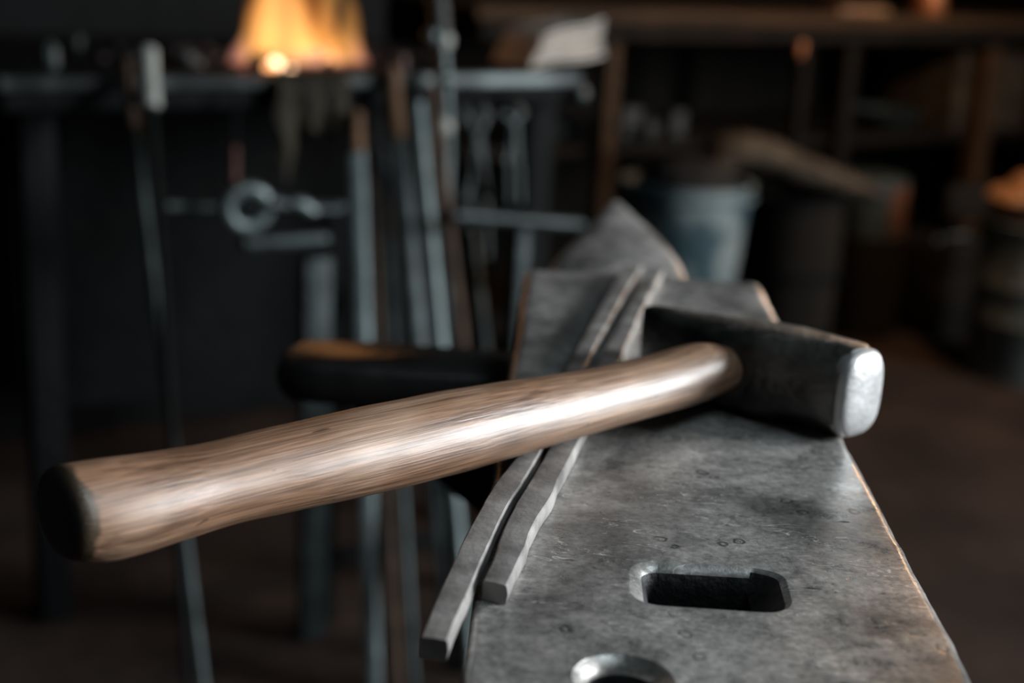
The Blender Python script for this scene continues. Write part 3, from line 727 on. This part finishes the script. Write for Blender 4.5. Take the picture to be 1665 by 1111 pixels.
bm = bmesh.new(); tube(bm, [rv(475, 330, 1.695), rv(492, 334, 1.695), rv(512, 345, 1.695)], [.008, .011, .007], 12); obj('rivet_boss', bm, M['rod'], rg)
bm = bmesh.new(); tube(bm, [rv(505, 340, 1.70), rv(550, 342, 1.70)], [.007, .006], 12); obj('rein', bm, M['roddim'], rg)
# red handled tool hanging above the ring
T = rv(383, 205, 1.80); B = rv(380, 300, 1.76); t_ = thing('red_tool', 'narrow tool with a dull red handle hanging above the ring tongs', 'tool', B)
bm = bmesh.new(); tube(bm, [rv(381, 240, 1.79), rv(380, 298, 1.76)], [.006, .007], 12); obj('handle', bm, M['red'], t_)
bm = bmesh.new(); tube(bm, [rv(385, 150, 1.845), rv(381, 242, 1.79)], [.003, .003], 8); obj('shaft', bm, M['black'], t_)
# rag hanging over the hearth rim
bm = bmesh.new(); n, m_ = 22, 20; V_ = []
c0_ = rv(448, 166, hv-.02); c1_ = rv(566, 166, hv-.02)
for i in range(n+1):
    row = []
    for j in range(m_+1):
        s, t = i/n, j/m_
        ln = interp(s, [(0, .085), (.12, .13), (.3, .10), (.45, .06), (.75, .075), (1, .035)])
        x = lerp(c0_.x, c1_.x, s); z = zh+.002-ln*t*1.15; y = hv-.022-.010*math.sin(s*17)*t-.004
        if t < .1: y = lerp(hv+.02, y, t*10); z = zh+.005
        row.append(bm.verts.new((x+.004*math.sin(t*9+s*5), y, z)))
    V_.append(row)
for i in range(n):
    for j in range(m_): bm.faces.new((V_[i][j], V_[i+1][j], V_[i+1][j+1], V_[i][j+1]))
bmesh.ops.solidify(bm, geom=bm.faces[:], thickness=.002)
o = obj('rag', bm, M['cloth']); tag(o, 'crumpled grey brown rag hanging from the hearth rim under the flames', 'rag')
# hanging tongs right of the pipe
def tongs(px, pyt, pyb, label, m_, v=1.83, spread=16):
    T = rv(px, pyt, v); B = rv(px+6, pyb, v-.02); t_ = thing('tongs', label, 'tongs', B, 'tongs hanging at the hearth')
    for s in (-1, 1):
        mid = rv(px+2, lerp(pyt, pyb, .28), v-.006*s)
        bm = bmesh.new(); tube(bm, [T+Vector((s*.012, 0, 0)), T+Vector((s*.020, 0, -.03)), mid+Vector((-s*.003, 0, .0)), lerp(mid, B, .5)+Vector((-s*spread/1100, 0, 0)), B+Vector((-s*spread/1000, 0, 0))], [.008, .010, .009, .0055, .0045], 10); obj('rein', bm, m_, t_)
    bm = bmesh.new(); c = rv(px+2, lerp(pyt, pyb, .28), v-.02); blob(bm, c, (.009, .006, .009), .05, 2, 2); obj('rivet', bm, m_, t_)
tongs(772, 150, 420, 'dull grey tongs hanging right of the knobbly pipe', M['scrap'], 1.838)
tongs(830, 150, 330, 'darker short tongs hanging under the paper pile', M['roddim'], 1.838, 10)
# papers on the hearth's right end
T = rv(862, 125, hv+.10)
for k in range(6):
    bm = bmesh.new(); n = 12; L1 = rv(862+k*3, 135, hv+.05+.008*k); L2 = rv(977-k, 135, hv+.07+.008*k)
    L1.z = zh+.005+k*.0078; L2.z = zh+.026+k*.0100
    rings = []
    for i in range(n+1):
        t = i/n; p = lerp(L1, L2, t)+Vector((0, (.004*math.sin(t*5+k*1.3)), .003*math.sin(t*6))); hh_ = .0030
        rings.append([p+Vector((0, y_, z_)) for y_, z_ in ((0, -hh_), (-.002, -hh_*.3), (-.002, hh_*.3), (0, hh_), (.06, hh_+.0004), (.12, hh_), (.12, -hh_), (.06, -hh_+.0004))])
    loft(bm, rings)
    o = obj('folded_paper', bm, M['paper']); tag(o, 'folded yellowed paper in the slanting pile at the right of the hearth', 'paper', 'pile of folded papers')
bm = bmesh.new(); c = rv(838, 92, hv+.2); blob(bm, c, (.016, .02, .014), .4, 2, 3, 4); o = obj('paper_wad', bm, M['paper']); tag(o, 'small crumpled pale wad left of the paper pile', 'paper')
bm = bmesh.new(); c = rv(945, 152, hv-.01); blob(bm, c, (.012, .01, .012), .2, 2, 3, 5); o = obj('small_clamp', bm, M['rod']); tag(o, 'rounded grey clamp on the rim below the paper pile', 'clamp')

# ================================================================ WORKBENCH AT THE BACK
bv = 2.9; zbn = .825
bu0 = rv(778, 8, bv).x; bu1 = 3.85
bench = thing('workbench', 'long dark timber workbench with a brown front edge along the back wall', 'workbench', ((bu0+bu1)/2, bv+.3, 0))
bm = bmesh.new(); box(bm, (bu0, bv, zbn-.032), (bu1, bv+.70, zbn), bev=.003); obj('bench_top', bm, M['plank'], bench)
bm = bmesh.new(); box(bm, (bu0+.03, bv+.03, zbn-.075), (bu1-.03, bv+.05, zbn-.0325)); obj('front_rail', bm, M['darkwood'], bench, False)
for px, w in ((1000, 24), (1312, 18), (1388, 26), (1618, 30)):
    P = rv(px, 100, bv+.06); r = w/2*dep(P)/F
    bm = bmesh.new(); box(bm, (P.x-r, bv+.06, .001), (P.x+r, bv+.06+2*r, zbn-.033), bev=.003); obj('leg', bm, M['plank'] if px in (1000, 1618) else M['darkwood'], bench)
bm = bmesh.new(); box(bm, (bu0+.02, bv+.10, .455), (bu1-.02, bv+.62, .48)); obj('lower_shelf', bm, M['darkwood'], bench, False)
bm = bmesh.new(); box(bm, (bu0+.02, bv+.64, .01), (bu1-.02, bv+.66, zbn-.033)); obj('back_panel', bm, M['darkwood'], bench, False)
# things on and under it
P = rv(1530, 4, bv+.05); bm = bmesh.new(); lathe(bm, (P.x, bv+.10, zbn+.0005), [(.0, 0), (.048, .0), (.05, .004), (.05, .10), (.046, .105), (.046, .1), (.0, .1)], 32)
o = obj('copper_tin', bm, M['orange']); tag(o, 'copper coloured tin glowing orange on the back bench, at the top edge', 'tin')
P = rv(1405, 2, bv+.05); bm = bmesh.new(); box(bm, (P.x-.10, bv+.03, zbn+.0005), (P.x+.08, bv+.13, zbn+.018), bev=.004); o = obj('wood_offcut', bm, M['tan']); tag(o, 'flat tan wood offcut on the back bench left of the copper tin', 'wood')
A = rv(1530, 85, bv+.2); B = rv(1640, 150, bv+.2)
bt = thing('cardboard_box', 'dim brown cardboard box on the bench shelf at upper right', 'box', ((A.x+B.x)/2, bv+.3, .48))
bm = bmesh.new(); box(bm, (A.x, bv+.12, .4805), (B.x, bv+.42, A.z), bev=.004); obj('carton', bm, M['sack'], bt)
bm = bmesh.new(); box(bm, (A.x-.002, bv+.117, A.z-.02), (B.x+.002, bv+.425, A.z+.004), bev=.003); obj('lid', bm, M['sack'], bt)
P = rv(1303, 75, bv+.04); bm = bmesh.new(); tube(bm, [P+Vector((0, 0, .03)), P, P-Vector((0, 0, .03))], [.004, .014, .008], 12); o = obj('orange_glint_piece', bm, M['orange']); tag(o, 'small orange glint at the bench post, light shaped as a solid piece', 'tool grip')  # orange glint of light built as a small coloured piece
# scrap on the lower shelf
sc = [(835, 262, 22, 18), (872, 256, 20, 26), (900, 262, 26, 22), (938, 258, 24, 20), (978, 262, 18, 34), (1018, 260, 26, 30), (1052, 254, 24, 24), (1092, 272, 18, 26), (860, 270, 26, 14)]
names = ['steel offcut', 'short steel billet', 'rounded iron lump', 'dull bracket piece', 'upright grey block', 'pale grey steel lump', 'steel elbow piece', 'mottled iron lump', 'flat iron piece']
where = ['at the left end of the scrap row', 'second from the left in the scrap row', 'third in the scrap row', 'in the middle of the scrap row', 'right of the middle of the scrap row', 'above the horn in the scrap row', 'next to the right end of the scrap row', 'at the right end of the scrap row', 'in front of the left scrap']
for k, (px, py, w, h_) in enumerate(sc):
    v = bv+.16+.02*(k % 3)-(.03 if k == 8 else 0); P = rv(px, py, v); f_ = dep(P)/F; bm = bmesh.new()
    zc = .4805+h_*f_*.75
    if k % 2: box(bm, (P.x-w*f_*.7, v-.02, .4805), (P.x+w*f_*.7, v+.03, .4805+h_*f_*1.6), bev=.005); bmesh.ops.subdivide_edges(bm, edges=bm.edges[:], cuts=1); rough_up(bm, .004, 30, k)
    else: blob(bm, (P.x, v, zc), (w*f_*.8, .03, h_*f_*.8), .5, 2, 3, k, flatz=-.9)
    if min(vv.co.z for vv in bm.verts) < .4805:
        dz = .4806-min(vv.co.z for vv in bm.verts); bmesh.ops.translate(bm, vec=(0, 0, dz), verts=bm.verts[:])
    o = obj('scrap_iron', bm, M['scrap']); tag(o, names[k]+' '+where[k]+' on the shelf', 'scrap metal', 'scrap iron on the lower shelf')

# ================================================================ FLOOR THINGS, RIGHT
# low block with the blue tub
v = 2.30
A = rv(1096, 318, v); B = rv(1274, 312, v); cx = (A.x+B.x)/2; r = (B.x-A.x)/2; zt = A.z
blk = thing('chopping_block', 'dark round wood block under the blue tub behind the anvil', 'block', (cx, v+r, 0))
bm = bmesh.new(); lathe(bm, (cx, v+r, 0), [(r*1.0, .001), (r*.98, .02), (r*.96, zt-.25), (r*.94, zt-.242)], 40); obj('block', bm, M['bark'], blk)
tub = thing('plastic_tub', 'blue tub with pale stained patches standing behind the anvil', 'tub', (cx, v+r, zt-.24))
bm = bmesh.new(); lathe(bm, (cx, v+r, zt-.2415), [(0, 0), (r*.78, 0), (r*.82, .01), (r*.96, .235), (r*1.0, .237), (r*1.0, .2415), (r*.94, .2415), (r*.80, .02), (0, .02)], 48); tb_ = obj('tub_body', bm, M['blue'], tub)
bm = bmesh.new(); ro = []
for rr2, z2 in ((r*.985, -.03), (r*1.02, -.03), (r*1.02, -.022), (r*.99, -.022)): ro.append([Vector((cx+rr2*math.cos(a), v+r+rr2*math.sin(a), zt+z2)) for a in [2*math.pi*j/48 for j in range(48)]])
loft(bm, ro+[ro[0]], cap=False); obj('rim_band', bm, M['blue'], tb_)
bm = bmesh.new(); blob(bm, (cx, v+r, zt-.035), (r*.80, r*.80, .085), .12, 5, 4, 9, flatz=-.1)  # added black mass in place of the shade inside the tub
tag(obj('tub_shade_filling', bm, M['heap'], None), 'black filling added for the shaded inside of the blue tub', 'shade filling', kind='stuff')
# slumped canvas sack behind it, dark barrel to its right
P = rv(1265, 250, 2.74)
brl = thing('barrel', 'dark barrel right behind the blue tub, mostly in shade', 'barrel', (0, 0, 0))
A = rv(1285, 372, 2.45); B = rv(1405, 372, 2.45); rb = (B.x-A.x)/2; bc = Vector(((A.x+B.x)/2, 2.45+rb, 0))
brl.location = bc; PINV[brl.name] = Matrix.Translation(bc).inverted()
bm = bmesh.new(); lathe(bm, bc, [(0, .001), (rb*.9, .001), (rb*.97, .12), (rb*1.0, .26), (rb*.97, .42), (rb*.9, A.z), (0, A.z)], 40); obj('staves', bm, M['darkwood'], brl)
for z in (.08, .22, .40):
    bm = bmesh.new(); ro = []
    k_ = interp(z, [(0, .9), (.12, .97), (.26, 1), (.42, .97), (.6, .9)])
    for rr2, z2 in ((rb*k_+.000, z), (rb*k_+.004, z), (rb*k_+.004, z+.022), (rb*k_, z+.022)): ro.append([bc+Vector((rr2*math.cos(a), rr2*math.sin(a), z2)) for a in [2*math.pi*j/40 for j in range(40)]])
    loft(bm, ro+[ro[0]], cap=False); obj('hoop', bm, M['black'], brl)
# arched hide: thick band sweeping from the tub's back over the barrel
arch = [(1128, 300), (1140, 262), (1168, 228), (1205, 214), (1250, 224), (1300, 245), (1350, 268), (1390, 286), (1412, 300)]
bm = bmesh.new(); rings = []
pp = []
for i in range(len(arch)-1):
    for k in range(5): pp.append((lerp(arch[i][0], arch[i+1][0], k/5), lerp(arch[i][1], arch[i+1][1], k/5)))
pp.append(arch[-1])
for i, (x, y) in enumerate(pp):
    s = i/(len(pp)-1); c = rv(x, y, 2.60); wv_ = .020+.022*math.sin(math.pi*s)
    t0 = rv(*pp[max(0, i-1)], 2.60); t1 = rv(*pp[min(len(pp)-1, i+1)], 2.60); t = (t1-t0).normalized(); nrm = Vector((-t.z, 0, t.x))
    rings.append([c-nrm*wv_+nrm*(math.sin(a)*wv_)*(1+.2*mnoise.noise(Vector((s*9, a, 0))))+Vector((0, 1, 0))*(math.cos(a)*.07) for a in [2*math.pi*j/16 for j in range(16)]])
loft(bm, rings)
o = obj('leather_hide', bm, M['sack']); tag(o, 'dusty grey brown hide draped in an arch over the barrel behind the blue tub', 'hide')
# shelf block carrying things further right
bx0 = rv(1532, 400, 2.55).x; bx1 = rv(1612, 400, 2.55).x
A = rv(1500, 402, 2.55)
crate = thing('wooden_crate', 'dark wooden crate on the floor left of the grey drum', 'crate', ((bx0+bx1)/2, 2.7, 0))
bm = bmesh.new(); box(bm, (bx0, 2.555, .001), (bx1, 2.79, A.z-.012), bev=.003); obj('crate_body', bm, M['darkwood'], crate)
bm = bmesh.new()
for k in range(3): box(bm, (bx0-.004, 2.549, .05+k*.14), (bx1+.004, 2.5545, .14+k*.14), bev=.002)
obj('slats', bm, M['darkwood'], crate)
bm = bmesh.new(); c = rv(1545, 403, 2.60); c.z = A.z; tube(bm, [c+Vector((-.06, 0, .0)), c+Vector((0, 0, .002)), c+Vector((.035, 0, .001)), c+Vector((.055, 0, 0))], [.007, .009, .014, .012], 14); o = obj('small_mallet', bm, M['pale']); tag(o, 'small pale tool lying on the dark crate', 'tool')
# rusty tin on the crate's left
A = rv(1420, 300, 2.62); B = rv(1492, 385, 2.62); rt = (B.x-A.x)/2; ct = Vector(((A.x+B.x)/2, 2.62+rt, 0))
stl = thing('pedestal', 'dark narrow block under the rusty tin', 'block', ct)
bm = bmesh.new(); lathe(bm, ct, [(rt*1.1, .001), (rt*1.1, B.z-.001)], 24); obj('block', bm, M['darkwood'], stl)
tn = thing('rusty_tin', 'grey tin with a rusty orange patch, left of the dark crate', 'tin', (ct.x, ct.y, B.z))
bm = bmesh.new(); lathe(bm, (ct.x, ct.y, B.z), [(0, 0), (rt, 0), (rt, A.z-B.z), (rt*.96, A.z-B.z+.004), (0, A.z-B.z+.004)], 32); obj('can', bm, M['bowl'], tn)
bm = bmesh.new(); ro = []
for k in range(11):
    a = math.radians(-100+k*7); 
    ro.append([Vector((ct.x+rr2*math.cos(a), ct.y+rr2*math.sin(a), z2)) for rr2, z2 in ((rt+.0003, B.z+.012), (rt+.0015, B.z+.012), (rt+.0015, A.z-.012), (rt+.0003, A.z-.012))])
loft(bm, ro); obj('rusty_label', bm, mat('rust_orange_label', (.11, .040, .015), (.05, .02, .01), .7, 0, 20, .2), tn)
# bowl on the bench shelf
P = rv(1470, 238, bv+.14); f_ = dep(P)/F; rbw = 62*f_
bm = bmesh.new(); lathe(bm, (P.x, bv+.12+rbw, .4805), [(0, 0), (rbw*.45, 0), (rbw*.8, .02), (rbw, .055), (rbw*1.03, .057), (rbw*.97, .055), (rbw*.75, .024), (0, .01)], 40); o = obj('metal_bowl', bm, M['bowl']); tag(o, 'shallow blue grey bowl on the lower bench shelf at right', 'bowl')
# grey drum at the right edge with tan leather on it
A = rv(1622, 375, 2.2); rd = .135; dc = Vector((A.x+rd+.07, 2.2+rd*.3, 0)); zt = rv(1640, 374, 2.2).z
dr = thing('steel_drum', 'grey green drum at the right edge of the picture', 'drum', dc)
bm = bmesh.new(); lathe(bm, dc, [(0, .001), (rd, .001), (rd, .14), (rd*1.03, .147), (rd, .154), (rd, zt-.155), (rd*1.03, zt-.148), (rd, zt-.141), (rd, zt-.006), (rd*1.02, zt), (0, zt)], 48); ds_ = obj('drum_shell', bm, M['drum'], dr)
bm = bmesh.new(); lathe(bm, dc, [(rd*.2, zt+.0005), (rd*.2, zt+.012), (rd*.16, zt+.014)], 20); obj('bung', bm, M['black'], ds_)
bm = bmesh.new(); blob(bm, dc+Vector((.0, 0, zt+.045)), (rd*.9, rd*.9, .062), .35, 1.6, 4, 2, flatz=-.72)
o = obj('leather_bundle', bm, M['tan']); tag(o, 'warm lit tan leather bundle on top of the grey drum', 'leather')

# hanging lamp, out of view above the bench: the warm light
lp = Vector((2.64, 2.0, 1.24))
lamp = thing('pendant_lamp', 'bare warm bulb hanging on a cord above the back of the workshop', 'lamp', lp)
bm = bmesh.new(); blob(bm, lp, (.035, .035, .045), 0, 1, 3); obj('bulb', bm, emis('bulb_glow', (1, .55, .25), 25), lamp)
bm = bmesh.new(); tube(bm, [lp+Vector((0, 0, .04)), lp+Vector((0, 0, .10))], .018, 16); obj('socket', bm, M['black'], lamp)
bm = bmesh.new(); tube(bm, [lp+Vector((0, 0, .10)), Vector((lp.x, lp.y, ZC-.001))], .003, 8); obj('cord', bm, M['black'], lamp)

# ================================================================ LIGHT
def light(name, typ, loc, energy, color, **k):
    l = bpy.data.lights.new(name, typ); l.energy = energy; l.color = color
    for a, b in k.items(): setattr(l, a, b)
    o = bpy.data.objects.new(name, l); COL.objects.link(o); o.location = loc; return o
wc = Vector((U1-.004, (wv0+wv1)/2, (wz0+wz1)/2))
wl = light('window_daylight', 'AREA', wc, 400, (.93, .975, 1.0), shape='RECTANGLE', size=wv1-wv0-.1, size_y=wz1-wz0-.1)
wl.rotation_euler = Vector((1, 0, 0)).to_track_quat('Z', 'Y').to_euler()
light('added_skylight_fill', 'AREA', ((k0+k1)/2, (k2+k3)/2, ZC+.02), 11, (.80, .93, 1.0), shape='RECTANGLE', size=1.05, size_y=.85)  # added light, lifts the dark tones and brightens upward faces
light('lamp_light', 'POINT', lp-Vector((0, 0, .06)), 26, (1, .56, .28), shadow_soft_size=.05)
light('fire_light', 'POINT', (q.x, fv-.0, zh+.10), .25, (1, .42, .14), shadow_soft_size=.07)
wd = bpy.data.worlds.new('World'); S.world = wd; wd.use_nodes = True
wd.node_tree.nodes['Background'].inputs[0].default_value = (.55, .75, .9, 1); wd.node_tree.nodes['Background'].inputs[1].default_value = 1.0

# ================================================================ CAMERA
cam = bpy.data.cameras.new('camera'); co = bpy.data.objects.new('camera', cam); COL.objects.link(co); S.camera = co
cam.sensor_width = 36; cam.lens = F/1665*36; cam.clip_start = .01
Rm = Matrix(((xx.x, xx.y, xx.z), (d.x, d.y, d.z), (up.x, up.y, up.z)))
co.matrix_world = Matrix.Translation(W(CAMA)) @ (ROT.to_3x3() @ Rm).to_4x4()
cam.dof.use_dof = True; cam.dof.focus_distance = .465; cam.dof.aperture_fstop = 6.2
S.view_settings.view_transform = 'Standard'; S.view_settings.look = 'None'; S.view_settings.exposure = .12; S.view_settings.gamma = 1
